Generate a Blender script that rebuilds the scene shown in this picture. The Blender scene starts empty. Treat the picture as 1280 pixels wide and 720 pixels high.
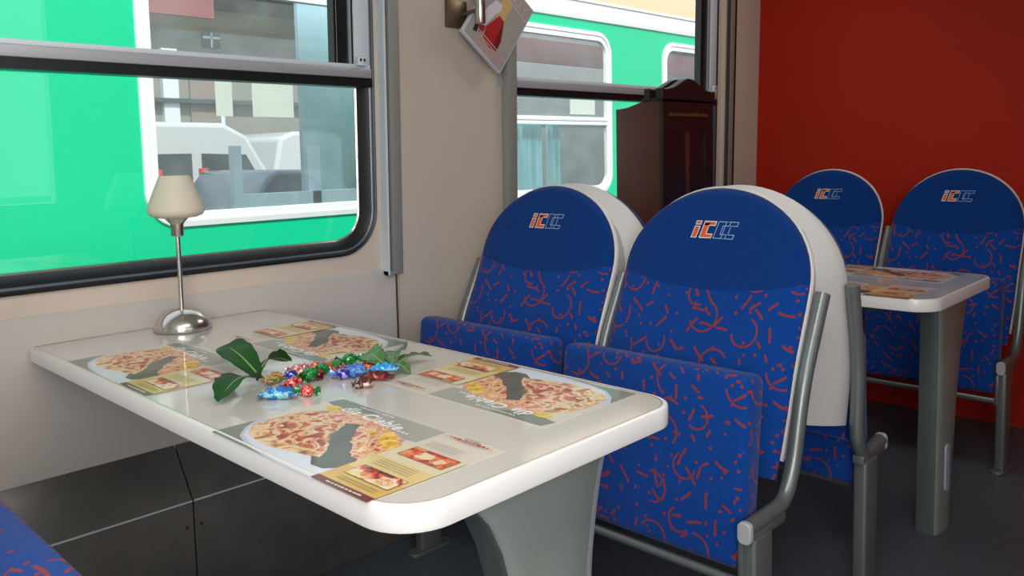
import bpy, bmesh, math, random
from mathutils import Vector, Matrix
random.seed(7)
scn = bpy.context.scene
COL = scn.collection
PI = math.pi

# ------------------------------------------------------------------ helpers
def s2l(c):
    return c / 12.92 if c <= .04045 else ((c + .055) / 1.055) ** 2.4
def rgb(r, g, b):
    return (s2l(r / 255), s2l(g / 255), s2l(b / 255), 1)

class MB:
    """collects shapes and links them as one mesh object"""
    def __init__(s):
        s.v = []; s.f = []; s.m = []; s.mats = []; s.sm = []
    def _mi(s, mat):
        if mat not in s.mats: s.mats.append(mat)
        return s.mats.index(mat)
    def add(s, verts, faces, mat, smooth=True):
        o = len(s.v); s.v += [tuple(p) for p in verts]
        k = s._mi(mat)
        for f in faces:
            s.f.append([i + o for i in f]); s.m.append(k); s.sm.append(smooth)
        return s
    def box(s, x0, x1, y0, y1, z0, z1, mat, M=None, bev=0, seg=2):
        bm = bmesh.new()
        bmesh.ops.create_cube(bm, size=1)
        for v in bm.verts:
            v.co = Vector((x0 + (v.co.x + .5) * (x1 - x0), y0 + (v.co.y + .5) * (y1 - y0), z0 + (v.co.z + .5) * (z1 - z0)))
        if bev:
            bmesh.ops.bevel(bm, geom=bm.edges[:], offset=bev, segments=seg, profile=.5, affect='EDGES')
        return s.bm(bm, mat, M)
    def bm(s, bm, mat, M=None):
        bm.verts.index_update()
        vs = [(M @ v.co) if M else v.co.copy() for v in bm.verts]
        s.add(vs, [[v.index for v in f.verts] for f in bm.faces], mat)
        bm.free()
        return s
    def prism(s, poly, fn0, fn1, mat):
        n = len(poly)
        vs = [fn0(p) for p in poly] + [fn1(p) for p in poly]
        fs = [list(range(n - 1, -1, -1)), list(range(n, 2 * n))] + [[i, (i + 1) % n, n + (i + 1) % n, n + i] for i in range(n)]
        return s.add(vs, fs, mat)
    def flat(s, poly, fn, mat):
        return s.add([fn(p) for p in poly], [list(range(len(poly)))], mat)
    def loft(s, rings, mat, closed=True, cap0=False, cap1=False):
        n = len(rings[0]); vs = []; fs = []
        for r in rings: vs += list(r)
        for i in range(len(rings) - 1):
            for j in range(n if closed else n - 1):
                a = i * n + j; b = i * n + (j + 1) % n
                fs.append([a, b, b + n, a + n])
        if cap0: fs.append(list(range(n - 1, -1, -1)))
        if cap1: fs.append([(len(rings) - 1) * n + j for j in range(n)])
        return s.add(vs, fs, mat)
    def tube(s, pts, r, mat, n=12, flat=1.0, cap=True):
        pts = [Vector(p) for p in pts]
        rr = r if isinstance(r, (list, tuple)) else [r] * len(pts)
        t = (pts[1] - pts[0]).normalized()
        up = Vector((0, 0, 1)) if abs(t.z) < .9 else Vector((0, 1, 0))
        a = t.cross(up).normalized()
        rings = []
        for i, p in enumerate(pts):
            if i == 0: t = (pts[1] - pts[0])
            elif i == len(pts) - 1: t = (pts[-1] - pts[-2])
            else: t = (pts[i + 1] - pts[i]).normalized() + (pts[i] - pts[i - 1]).normalized()
            t = t.normalized()
            a = (a - t * a.dot(t)).normalized(); b = t.cross(a)
            rings.append([p + rr[i] * (math.cos(2 * PI * k / n) * a + flat * math.sin(2 * PI * k / n) * b) for k in range(n)])
        return s.loft(rings, mat, True, cap, cap)
    def lathe(s, prof, mat, c=(0, 0, 0), n=32):
        rings = [[(c[0] + max(r, 1e-5) * math.cos(2 * PI * k / n), c[1] + max(r, 1e-5) * math.sin(2 * PI * k / n), c[2] + z) for k in range(n)] for r, z in prof]
        return s.loft(rings, mat)
    def build(s, name, parent=None, angle=40, bevel=0, seg=2):
        me = bpy.data.meshes.new(name)
        me.from_pydata(s.v, [], s.f)
        for m in s.mats: me.materials.append(m)
        me.polygons.foreach_set('material_index', s.m)
        me.polygons.foreach_set('use_smooth', s.sm)
        me.update()
        bm = bmesh.new(); bm.from_mesh(me)
        bmesh.ops.remove_doubles(bm, verts=bm.verts[:], dist=1e-5)
        bmesh.ops.recalc_face_normals(bm, faces=bm.faces[:])
        bm.to_mesh(me); bm.free()
        uv = me.uv_layers.new(name='UVMap')
        for p in me.polygons:
            n = p.normal; ax = max(range(3), key=lambda i: abs(n[i]))
            for li in p.loop_indices:
                co = me.vertices[me.loops[li].vertex_index].co
                uv.data[li].uv = ((co.y, co.z), (co.x, co.z), (co.x, co.y))[ax]
        me.set_sharp_from_angle(angle=math.radians(angle))
        o = bpy.data.objects.new(name, me); COL.objects.link(o)
        if bevel:
            b = o.modifiers.new('Bevel', 'BEVEL'); b.width = bevel; b.segments = seg; b.limit_method = 'ANGLE'; b.angle_limit = math.radians(50)
        if parent: o.parent = parent
        return o

def tag(o, label, cat, group=None):
    o['label'] = label; o['category'] = cat
    if group: o['group'] = group
    return o
def thing(name, label, cat, loc=(0, 0, 0), rz=0, group=None):
    o = bpy.data.objects.new(name, None); COL.objects.link(o)
    o.location = loc; o.rotation_euler = (0, 0, rz); o.empty_display_size = .05
    return tag(o, label, cat, group)
def struct(o):
    o['kind'] = 'structure'; return o
def copy_tree(o, parent=None):
    c = o.copy(); COL.objects.link(c)
    if parent: c.parent = parent
    for ch in [x for x in bpy.data.objects if x.parent == o]: copy_tree(ch, c)
    return c
def fillet(pts, r, n=6):
    pts = [Vector(p) for p in pts]; out = [pts[0]]
    for i in range(1, len(pts) - 1):
        a, b, c = pts[i - 1], pts[i], pts[i + 1]
        u = (a - b).normalized(); v = (c - b).normalized()
        d = min(r, (a - b).length * .48, (c - b).length * .48)
        p0 = b + u * d; p1 = b + v * d
        for k in range(n + 1):
            t = k / n
            out.append(p0 * (1 - t) ** 2 + b * 2 * t * (1 - t) + p1 * t * t)
    out.append(pts[-1]); return out
def rrect(x0, x1, z0, z1, r, n=8):
    """rounded rectangle, counter-clockwise"""
    out = []
    for cx, cz, a0 in ((x1 - r, z1 - r, 0), (x0 + r, z1 - r, 90), (x0 + r, z0 + r, 180), (x1 - r, z0 + r, 270)):
        for k in range(n + 1):
            a = math.radians(a0 + 90 * k / n)
            out.append((cx + r * math.cos(a), cz + r * math.sin(a)))
    return out
def text_polys(txt, size, bold=0.0, shear=0.0):
    cu = bpy.data.curves.new('t', 'FONT'); cu.body = txt; cu.size = size; cu.offset = bold; cu.shear = shear; cu.resolution_u = 3; cu.space_character = 1.12
    ob = bpy.data.objects.new('t', cu); COL.objects.link(ob)
    bpy.context.view_layer.update()
    ev = ob.evaluated_get(bpy.context.evaluated_depsgraph_get())
    me = ev.to_mesh()
    vs = [(v.co.x, v.co.y) for v in me.vertices]; fs = [list(p.vertices) for p in me.polygons]
    ev.to_mesh_clear(); bpy.data.objects.remove(ob); bpy.data.curves.remove(cu)
    return vs, fs

# ------------------------------------------------------------------ materials
MATS = {}
def base(name, col, rough=.5, metal=0, spec=.5, noise=.06, nscale=30, bump=0, bscale=200, coat=0, sheen=0):
    m = bpy.data.materials.new(name); m.use_nodes = True
    nt = m.node_tree; b = nt.nodes['Principled BSDF']
    b.inputs['Roughness'].default_value = rough; b.inputs['Metallic'].default_value = metal
    b.inputs['Specular IOR Level'].default_value = spec
    b.inputs['Coat Weight'].default_value = coat; b.inputs['Coat Roughness'].default_value = .06
    b.inputs['Sheen Weight'].default_value = sheen
    tc = nt.nodes.new('ShaderNodeTexCoord')
    nz = nt.nodes.new('ShaderNodeTexNoise'); nz.inputs['Scale'].default_value = nscale; nz.inputs['Detail'].default_value = 4
    nt.links.new(tc.outputs['Object'], nz.inputs['Vector'])
    mx = nt.nodes.new('ShaderNodeMix'); mx.data_type = 'RGBA'
    mx.inputs['A'].default_value = tuple(max(0, c * (1 - noise)) for c in col[:3]) + (1,)
    mx.inputs['B'].default_value = tuple(min(1, c * (1 + noise)) for c in col[:3]) + (1,)
    nt.links.new(nz.outputs['Fac'], mx.inputs['Factor'])
    nt.links.new(mx.outputs['Result'], b.inputs['Base Color'])
    if bump:
        n2 = nt.nodes.new('ShaderNodeTexNoise'); n2.inputs['Scale'].default_value = bscale; n2.inputs['Detail'].default_value = 3
        nt.links.new(tc.outputs['Object'], n2.inputs['Vector'])
        bp = nt.nodes.new('ShaderNodeBump'); bp.inputs['Strength'].default_value = bump; bp.inputs['Distance'].default_value = .002
        nt.links.new(n2.outputs['Fac'], bp.inputs['Height']); nt.links.new(bp.outputs['Normal'], b.inputs['Normal'])
    MATS[name] = m
    return m

def glass(name, tint, refl=1.6, rough=.0, haze=0.0, hazecol=(.5, .55, .55, 1)):
    m = bpy.data.materials.new(name); m.use_nodes = True; nt = m.node_tree; nt.nodes.clear()
    out = nt.nodes.new('ShaderNodeOutputMaterial')
    tr = nt.nodes.new('ShaderNodeBsdfTransparent'); tr.inputs['Color'].default_value = tint
    gl = nt.nodes.new('ShaderNodeBsdfGlossy'); gl.inputs['Roughness'].default_value = rough; gl.inputs['Color'].default_value = (1, 1, 1, 1)
    fr = nt.nodes.new('ShaderNodeFresnel')
    ge = nt.nodes.new('ShaderNodeNewGeometry'); io = nt.nodes.new('ShaderNodeMapRange')      # same reflectance from both sides of the thin pane
    io.inputs['To Min'].default_value = 1.5; io.inputs['To Max'].default_value = 1 / 1.5
    nt.links.new(ge.outputs['Backfacing'], io.inputs['Value']); nt.links.new(io.outputs[0], fr.inputs['IOR'])
    mu = nt.nodes.new('ShaderNodeMath'); mu.operation = 'MULTIPLY'; mu.inputs[1].default_value = refl; mu.use_clamp = True
    nt.links.new(fr.outputs['Fac'], mu.inputs[0])
    mx = nt.nodes.new('ShaderNodeMixShader')
    nt.links.new(mu.outputs[0], mx.inputs['Fac']); nt.links.new(gl.outputs[0], mx.inputs[2])
    if haze:
        df = nt.nodes.new('ShaderNodeBsdfDiffuse'); df.inputs['Color'].default_value = hazecol
        nz = nt.nodes.new('ShaderNodeTexNoise'); nz.inputs['Scale'].default_value = 6; nz.inputs['Detail'].default_value = 5
        tc = nt.nodes.new('ShaderNodeTexCoord'); nt.links.new(tc.outputs['Object'], nz.inputs['Vector'])
        mm = nt.nodes.new('ShaderNodeMath'); mm.operation = 'MULTIPLY'; mm.inputs[1].default_value = haze * 2
        nt.links.new(nz.outputs['Fac'], mm.inputs[0])
        m2 = nt.nodes.new('ShaderNodeMixShader'); nt.links.new(mm.outputs[0], m2.inputs['Fac'])
        nt.links.new(tr.outputs[0], m2.inputs[1]); nt.links.new(df.outputs[0], m2.inputs[2])
        nt.links.new(m2.outputs[0], mx.inputs[1])
    else:
        nt.links.new(tr.outputs[0], mx.inputs[1])
    nt.links.new(mx.outputs[0], out.inputs['Surface'])
    MATS[name] = m
    return m

def M_(nt, op, a, b=None, clamp=False):
    n = nt.nodes.new('ShaderNodeMath'); n.operation = op; n.use_clamp = clamp
    for i, x in enumerate((a, b)):
        if x is None: continue
        if isinstance(x, (int, float)): n.inputs[i].default_value = x
        else: nt.links.new(x, n.inputs[i])
    return n.outputs[0]

def fabric(name, blue, orange):
    """blue moquette with scattered curved orange strokes, arcs and dots"""
    m = base(name, blue, rough=.95, spec=.15, noise=.22, nscale=160, bump=.35, bscale=900, sheen=.12)
    nt = m.node_tree; b = nt.nodes['Principled BSDF']
    basecol = b.inputs['Base Color'].links[0].from_socket
    uv = nt.nodes.new('ShaderNodeUVMap'); uv.uv_map = 'UVMap'
    def layer(scale, seed):
        mp = nt.nodes.new('ShaderNodeMapping'); mp.inputs['Scale'].default_value = (scale, scale, scale); mp.inputs['Location'].default_value = (seed, seed * .7, 0)
        nt.links.new(uv.outputs[0], mp.inputs['Vector'])
        vo = nt.nodes.new('ShaderNodeTexVoronoi'); vo.voronoi_dimensions = '2D'; vo.inputs['Scale'].default_value = 1; vo.inputs['Randomness'].default_value = .85
        nt.links.new(mp.outputs[0], vo.inputs['Vector'])
        sb = nt.nodes.new('ShaderNodeVectorMath'); sb.operation = 'SUBTRACT'
        nt.links.new(mp.outputs[0], sb.inputs[0]); nt.links.new(vo.outputs['Position'], sb.inputs[1])
        sp = nt.nodes.new('ShaderNodeSeparateXYZ'); nt.links.new(sb.outputs[0], sp.inputs[0])
        sc = nt.nodes.new('ShaderNodeSeparateColor'); nt.links.new(vo.outputs['Color'], sc.inputs[0])
        return sp.outputs[0], sp.outputs[1], sc.outputs[0], sc.outputs[1], sc.outputs[2]
    # strokes
    x, y, r, g, bb = layer(22, 3.1)
    ang = M_(nt, 'MULTIPLY', r, 6.283); c = M_(nt, 'COSINE', ang); s = M_(nt, 'SINE', ang)
    u = M_(nt, 'ADD', M_(nt, 'MULTIPLY', x, c), M_(nt, 'MULTIPLY', y, s))
    v = M_(nt, 'SUBTRACT', M_(nt, 'MULTIPLY', y, c), M_(nt, 'MULTIPLY', x, s))
    k = M_(nt, 'MULTIPLY', M_(nt, 'SUBTRACT', g, .5), .7)
    v2 = M_(nt, 'ABSOLUTE', M_(nt, 'SUBTRACT', v, M_(nt, 'MULTIPLY', k, M_(nt, 'MULTIPLY', u, u))))
    ln = M_(nt, 'MAXIMUM', M_(nt, 'MULTIPLY', M_(nt, 'SUBTRACT', bb, .06), .56), .06)
    m1 = M_(nt, 'MULTIPLY', M_(nt, 'LESS_THAN', v2, .062), M_(nt, 'LESS_THAN', M_(nt, 'ABSOLUTE', u), ln))
    # arcs
    x, y, r, g, bb = layer(8.5, 8.7)
    rad = M_(nt, 'SQRT', M_(nt, 'ADD', M_(nt, 'MULTIPLY', x, x), M_(nt, 'MULTIPLY', y, y)))
    rr = M_(nt, 'ABSOLUTE', M_(nt, 'SUBTRACT', rad, M_(nt, 'ADD', M_(nt, 'MULTIPLY', g, .12), .22)))
    an = M_(nt, 'ARCTAN2', y, x)
    dl = M_(nt, 'COSINE', M_(nt, 'SUBTRACT', an, M_(nt, 'MULTIPLY', r, 6.283)))
    m2 = M_(nt, 'MULTIPLY', M_(nt, 'LESS_THAN', rr, .019), M_(nt, 'GREATER_THAN', dl, M_(nt, 'SUBTRACT', M_(nt, 'MULTIPLY', bb, .9), .55)))
    # dots
    x, y, r, g, bb = layer(26, 21.3)
    rad = M_(nt, 'SQRT', M_(nt, 'ADD', M_(nt, 'MULTIPLY', x, x), M_(nt, 'MULTIPLY', y, y)))
    m3 = M_(nt, 'MULTIPLY', M_(nt, 'LESS_THAN', rad, .10), M_(nt, 'GREATER_THAN', r, .5))
    mk = M_(nt, 'MAXIMUM', m1, M_(nt, 'MAXIMUM', m2, m3))
    mk = M_(nt, 'MULTIPLY', mk, .88)
    mx = nt.nodes.new('ShaderNodeMix'); mx.data_type = 'RGBA'
    nt.links.new(mk, mx.inputs['Factor']); nt.links.new(basecol, mx.inputs['A']); mx.inputs['B'].default_value = orange
    nt.links.new(mx.outputs['Result'], b.inputs['Base Color'])
    return m

def ramp_noise(name, cols, scale, rough=.35, detail=6, dist=.6, vor=0):
    m = bpy.data.materials.new(name); m.use_nodes = True; nt = m.node_tree; b = nt.nodes['Principled BSDF']
    b.inputs['Roughness'].default_value = rough; b.inputs['Coat Weight'].default_value = .5; b.inputs['Coat Roughness'].default_value = .05
    tc = nt.nodes.new('ShaderNodeTexCoord')
    if vor:
        nz = nt.nodes.new('ShaderNodeTexNoise'); nz.inputs['Scale'].default_value = scale * .7; nz.inputs['Detail'].default_value = 3
        nt.links.new(tc.outputs['Object'], nz.inputs['Vector'])
        vo = nt.nodes.new('ShaderNodeTexVoronoi'); vo.inputs['Scale'].default_value = scale
        ad = nt.nodes.new('ShaderNodeVectorMath'); ad.operation = 'MULTIPLY_ADD'
        nt.links.new(nz.outputs['Color'], ad.inputs[0]); ad.inputs[1].default_value = (.03, .03, .03); nt.links.new(tc.outputs['Object'], ad.inputs[2])
        nt.links.new(ad.outputs[0], vo.inputs['Vector'])
        sc = nt.nodes.new('ShaderNodeSeparateColor'); nt.links.new(vo.outputs['Color'], sc.inputs[0])
        src = sc.outputs[0]
    else:
        nz = nt.nodes.new('ShaderNodeTexNoise'); nz.inputs['Scale'].default_value = scale; nz.inputs['Detail'].default_value = detail; nz.inputs['Distortion'].default_value = dist
        nt.links.new(tc.outputs['Object'], nz.inputs['Vector']); src = nz.outputs['Fac']
    cr = nt.nodes.new('ShaderNodeValToRGB'); nt.links.new(src, cr.inputs[0])
    e = cr.color_ramp.elements
    while len(e) < len(cols): e.new(.5)
    for i, (p, c) in enumerate(cols): e[i].position = p; e[i].color = c
    nt.links.new(cr.outputs[0], b.inputs['Base Color'])
    MATS[name] = m
    return m

WALL = base('wall_laminate', rgb(206, 191, 178), .55, noise=.03, nscale=6, bump=.03)
WALL_LOW = base('wall_laminate_grey', rgb(188, 181, 176), .45, noise=.03, nscale=6, bump=.03)
PIER = base('pier_laminate', rgb(192, 180, 170), .55, noise=.03, nscale=5, bump=.03)
RED = base('red_laminate', rgb(170, 34, 14), .6, spec=.2, noise=.08, nscale=3, bump=.02)
FLOOR = base('floor_linoleum', rgb(78, 85, 93), .5, noise=.18, nscale=25, bump=.05)
CEIL = base('ceiling_paint', rgb(225, 222, 215), .7)
HEAT = base('heater_steel', rgb(112, 110, 106), .36, metal=.6, noise=.35, nscale=9, bump=.08, bscale=60)
RUBBER = base('black_rubber', rgb(18, 20, 23), .35, noise=.1)
GBLUE = base('grey_blue_trim', rgb(96, 108, 124), .3, metal=.4)
ALU = base('anodised_aluminium', rgb(172, 173, 180), .42, metal=.3, noise=.04)
ALU_L = base('pale_aluminium', rgb(206, 216, 226), .45, metal=.05, noise=.04)
STRIP = base('grey_strip', rgb(150, 150, 146), .45, metal=.25, noise=.04)
SEAM = base('dark_seam', rgb(70, 58, 52), .7)
GLASS = glass('window_glass', (.97, .985, .98, 1), 2.0)
TABLE_W = base('white_laminate_edge', rgb(236, 233, 232), .32, noise=.015, nscale=10, coat=.2)
TABLE_T = base('table_film', rgb(212, 207, 202), .16, noise=.02, nscale=14, coat=.6)
TLINE = base('table_groove', rgb(150, 138, 125), .5)
UNDER = base('table_underside', rgb(60, 58, 58), .6)
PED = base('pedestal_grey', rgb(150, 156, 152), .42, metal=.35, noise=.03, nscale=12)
PED_L = base('pedestal_bright_edge', rgb(215, 220, 220), .3, metal=.35, noise=.03)  # pedestal grey with the highlight of the rounded edge put into the colour
PED_D = base('pedestal_dark_side', rgb(92, 98, 100), .45, metal=.4, noise=.05)  # pedestal grey with the shade of the turned-away side put into the colour
PLATE = base('pale_lilac_plate', rgb(176, 178, 205), .4)
FAB = fabric('seat_moquette', rgb(8, 64, 146), rgb(150, 54, 20))
HEADF = base('headrest_velour', rgb(6, 54, 124), .95, spec=.15, noise=.16, nscale=40, bump=.2, bscale=900, sheen=.12)
SHELL = base('seat_shell_plastic', rgb(220, 217, 217), .4, noise=.02, bump=.03)
RAIL = base('seat_rail_paint', rgb(124, 130, 130), .34, metal=.55, noise=.05)
CAP = base('rail_end_cap', rgb(176, 180, 180), .45)
LOGO_O = base('logo_orange', rgb(226, 92, 32), .7)
LOGO_W = base('logo_white', rgb(222, 222, 228), .7)
LOGO_B = base('logo_pale_blue', rgb(150, 178, 220), .7)
CHROME = base('brushed_nickel', rgb(205, 200, 195), .22, metal=1, noise=.05, nscale=40)
BRASS = base('brushed_bronze_plate', rgb(118, 100, 80), .35, metal=.7, noise=.06)
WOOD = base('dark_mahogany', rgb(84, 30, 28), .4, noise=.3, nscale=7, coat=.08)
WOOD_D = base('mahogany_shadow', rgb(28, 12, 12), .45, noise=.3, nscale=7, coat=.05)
GOLD = base('gold_paint', rgb(112, 66, 34), .45, metal=.3)
CABGLASS = base('cabinet_glass', rgb(26, 18, 20), .3, noise=.3, nscale=4, coat=.15)

# shade: frosted cream glass
def shade_mat():
    m = base('frosted_cream_glass', rgb(236, 230, 216), .5, noise=.02)
    nt = m.node_tree; b = nt.nodes['Principled BSDF']; out = nt.nodes['Material Output']
    tl = nt.nodes.new('ShaderNodeBsdfTranslucent'); tl.inputs['Color'].default_value = rgb(246, 242, 230)
    mx = nt.nodes.new('ShaderNodeMixShader'); mx.inputs[0].default_value = .4
    nt.links.new(b.outputs[0], mx.inputs[1]); nt.links.new(tl.outputs[0], mx.inputs[2]); nt.links.new(mx.outputs[0], out.inputs['Surface'])
    return m
SHADE = shade_mat()

# ------------------------------------------------------------------ camera
CAMH = 1.1862
def make_camera():
    f = 1047.9; cy = 290.2; yaw, pitch, roll = .7769, .091, -.0217
    c, s = math.cos(yaw), math.sin(yaw)
    fw = Vector((c, s, 0)); rt = Vector((s, -c, 0)); up = Vector((0, 0, 1))
    fw2 = fw * math.cos(pitch) - up * math.sin(pitch); up2 = up * math.cos(pitch) + fw * math.sin(pitch)
    r3 = rt * math.cos(roll) + up2 * math.sin(roll); u3 = up2 * math.cos(roll) - rt * math.sin(roll)
    cam = bpy.data.cameras.new('camera'); ob = bpy.data.objects.new('camera', cam); COL.objects.link(ob)
    R = Matrix((r3, u3, -fw2)).transposed().to_4x4()
    ob.matrix_world = Matrix.Translation((0, 0, CAMH)) @ R
    cam.sensor_width = 36; cam.lens = 36 * f / 1280; cam.shift_y = (cy - 360) / 1280
    cam.clip_start = .02; cam.clip_end = 200
    scn.camera = ob
make_camera()

# ------------------------------------------------------------------ carriage shell
W = 2.118           # window wall plane
LEAN = .022
XE = 3.93           # red end wall
def lean(o):
    for v in o.data.vertices:
        if v.co.z > .84: v.co.y -= LEAN * (v.co.z - .84)
    return o
XB, YA, ZC = -1.9, -.75, 2.3
# floor, ceiling, end walls, aisle-side wall
struct(MB().box(XB, XE + .1, YA - .1, W + .12, -.06, 0, FLOOR).build('floor'))
struct(MB().box(XB, XE + .1, YA - .1, W + .12, ZC, ZC + .05, CEIL).build('ceiling'))
struct(MB().box(XE, XE + .06, YA - .1, W + .1, 0, ZC, RED).build('wall_end'))
struct(MB().box(XB - .06, XB, YA - .1, W + .1, 0, ZC, PIER).build('wall_back'))
aw = MB()
aw.box(XB, XE, YA - .08, YA, 0, .85, WALL); aw.box(XB, XE, YA - .08, YA, 2.0, ZC, WALL)
for a, b in ((XB, -1.5), (-.15, .35), (1.55, XE)): aw.box(a, b, YA - .08, YA, .85, 2.0, WALL)  # unseen wall
struct(aw.build('wall_aisle'))

WIN = [(.16, 1.556), (2.05, 3.545)]
ZW0, ZW1, RW = .897, 2.03, .13
def wall_sheet():
    bm = bmesh.new()
    def loop(pts):
        vs = [bm.verts.new((x, 0, z)) for x, z in pts]
        return [bm.edges.new((vs[i], vs[(i + 1) % len(vs)])) for i in range(len(vs))]
    es = loop([(XB, .84), (XE, .84), (XE, ZC), (XB, ZC)])
    for a, b in WIN: es += loop(rrect(a + .004, b - .004, ZW0 + .004, ZW1 - .004, RW - .004))
    es += loop(rrect(-1.85, -.25, ZW0, ZW1, RW))
    bmesh.ops.triangle_fill(bm, edges=es, use_beauty=True)
    ret = bmesh.ops.extrude_face_region(bm, geom=bm.faces[:])
    for g in ret['geom']:
        if isinstance(g, bmesh.types.BMVert): g.co.y += .07
    for v in bm.verts: v.co.y += W + .012
    o = MB().bm(bm, WALL).build('wall_window', angle=20)
    return struct(lean(o))
wall_sheet()
# lower panel with its bright ledge
lo = MB()
prof = [(W + .08, .36), (W, .36), (W, .828), (W + .010, .842), (W + .08, .842)]
lo.prism(prof, lambda p: (XB, p[0], p[1]), lambda p: (1.622, p[0], p[1]), WALL_LOW)
struct(lo.build('wall_window_lower'))
lo2 = MB(); lo2.prism([(W + .08, 0), (W, 0), (W, .842), (W + .08, .842)], lambda p: (2.12, p[0], p[1]), lambda p: (XE, p[0], p[1]), WALL_LOW)
struct(lo2.build('wall_window_lower'))
# pier panels between the windows
pr = MB().box(1.628, 2.12, W - .004, W + .06, 0, ZC, PIER)
struct(lean(pr.build('wall_pier')))
struct(MB().box(1.621, 1.6285, W - .001, W + .03, .34, .82, SEAM).build('trim_1'))
pr = MB().box(3.60, XE, W - .004, W + .06, .84, ZC, WALL)
struct(lean(pr.build('wall_pier')))
# grey vertical strips
def strip(name, x0, x1, d, z0, seam=True):
    m = MB()
    m.box(x0, x1, W - d, W + .02, z0, ZC, STRIP, bev=.002)
    if seam:
        m.box(x0 - .012, x0, W - d + .012, W + .02, z0 + .012, ZC, SEAM)
        m.box(x0 - .02, x0 - .012, W - d, W + .02, z0, ZC, ALU_L)
        m.box(x0 - .02, x0, W - d, W + .02, z0, z0 + .012, STRIP)
    return struct(lean(m.build(name)))
strip('trim_2', 1.598, 1.638, .022, .822)
m = MB(); m.box(2.092, 2.139, W - .04, W + .012, .60, ZC, STRIP, bev=.002); struct(lean(m.build('trim_3')))
m = MB(); m.box(3.612, 3.626, W - .016, W + .02, .84, ZC, SEAM); m.box(3.626, 3.652, W - .024, W + .02, .84, ZC, STRIP); m.box(3.652, 3.690, W - .012, W + .02, .84, ZC, WOOD_D)
struct(lean(m.build('trim_4')))

def window(idx, x0, x1):
    """rounded coach window: rubber surround, fixed lower pane, opening upper sash"""
    root = bpy.data.objects.new('window_%d' % idx, None); COL.objects.link(root); struct(root)
    YW = W + .012
    def ring(d0, y0, d1, y1, mat, mb):
        a = rrect(x0 + d0, x1 - d0, ZW0 + d0, ZW1 - d0, RW - d0); b = rrect(x0 + d1, x1 - d1, ZW0 + d1, ZW1 - d1, RW - d1)
        mb.loft([[(p[0], y0, p[1]) for p in a], [(p[0], y1, p[1]) for p in b]], mat)
    g = MB()
    ring(-.004, YW + .004, -.002, YW - .010, RUBBER, g); ring(-.002, YW - .010, .006, YW - .016, RUBBER, g); ring(.006, YW - .016, .011, YW - .012, RUBBER, g)
    ring(.011, YW - .012, .013, YW - .012, GBLUE, g); ring(.013, YW - .012, .017, YW - .009, GBLUE, g)
    ring(.017, YW - .009, .038, YW + .018, RUBBER, g); ring(.038, YW + .018, .043, YW + .030, RUBBER, g)
    struct(lean(g.build('rubber_surround', root)))
    g = MB(); ring(.041, YW + .024, .046, YW + .027, CHROME, g); struct(lean(g.build('inner_bead', root)))
    g = MB()
    yg = YW + .03
    zr = 1.427
    # transom rail
    g.box(x0 + .02, x1 - .02, YW - .028, yg, zr, zr + .028, ALU, bev=.003); g.box(x0 + .02, x1 - .02, YW - .022, yg, zr + .028, zr + .04, ALU_L, bev=.002)
    struct(lean(g.build('transom_rail', root)))
    g = MB(); g.box(x0 + .02, x1 - .012, YW - .02, yg, zr - .026, zr, RUBBER); struct(lean(g.build('transom_gasket', root)))
    # upper sash side bars
    g = MB()
    for s in (0, 1):
        bx = (lambda a, b: (x0 + a, x0 + b)) if s == 0 else (lambda a, b: (x1 - b, x1 - a))
        a, b = bx(.016, .070); g.box(a, b, YW - .014, yg, zr + .035, ZW1 - .02, ALU_L, bev=.003)
        a, b = bx(.070, .078); g.box(a, b, YW - .008, yg, zr + .035, ZW1 - .03, RUBBER)
        a, b = bx(.078, .084); g.box(a, b, YW - .010, yg, zr + .04, ZW1 - .03, ALU)
        a, b = bx(.084, .118); g.box(a, b, YW - .002, yg + .004, zr + .035, ZW1 - .03, RUBBER)
        a, b = bx(.118, .122); g.box(a, b, YW + .006, yg + .004, zr + .035, ZW1 - .03, ALU_L)
        a, b = bx(.122, .130); g.box(a, b, YW + .002, yg + .004, zr + .035, ZW1 - .03, RUBBER)
    g.box(x0 + .02, x1 - .02, YW - .01, yg, ZW1 - .09, ZW1 - .03, ALU_L)
    struct(lean(g.build('sash_frame', root)))
    # latch
    g = MB(); xl = x1 - .062
    g.box(xl - .012, xl + .016, YW - .04, YW - .02, zr + .034, zr + .062, ALU_L, bev=.004)
    for dx in (-.005, .008): g.box(xl + dx - .003, xl + dx + .003, YW - .0415, YW - .03, zr + .047, zr + .055, RUBBER)
    struct(lean(g.build('sash_latch', root)))
    g = MB(); g.flat(rrect(x0 + .03, x1 - .03, ZW0 + .03, ZW1 - .03, RW - .03), lambda p: (p[0], yg + .003, p[1]), GLASS)
    struct(lean(g.build('pane', root)))
    return root
window(1, *WIN[0]); window(2, *WIN[1])

# heater duct cover along the wall
root = bpy.data.objects.new('trim_5', None); COL.objects.link(root); struct(root)
for k, (a, b) in enumerate(((XB + .05, -.35), (-.346, .885), (.889, 2.6), (2.604, XE - .01))):
    h = MB()
    h.prism([(W - .002, .02), (W - .002, .458), (2.024, .335), (2.024, 0.002), (W - .002, 0.002)], lambda p: (a, p[0], p[1]), lambda p: (b, p[0], p[1]), HEAT)
    h.box(a, b, 2.0215, 2.026, .333, .3365, ALU_L)  # highlight along the top edge, added as a pale strip
    for xs in (a + .016, b - .016):
        for zs in (.27, .06): h.lathe([(.0001, 0), (.004, 0), (.004, .002), (.0001, .003)], ALU)
    hv = [v for v in h.v]
    struct(h.build('duct_panel', root))
for xs in (.868, .905):
    s = MB(); s.tube([(xs, 2.0245, .27), (xs, 2.0215, .27)], .0045, SEAM, 10); struct(s.build('panel_screw', root))

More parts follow.
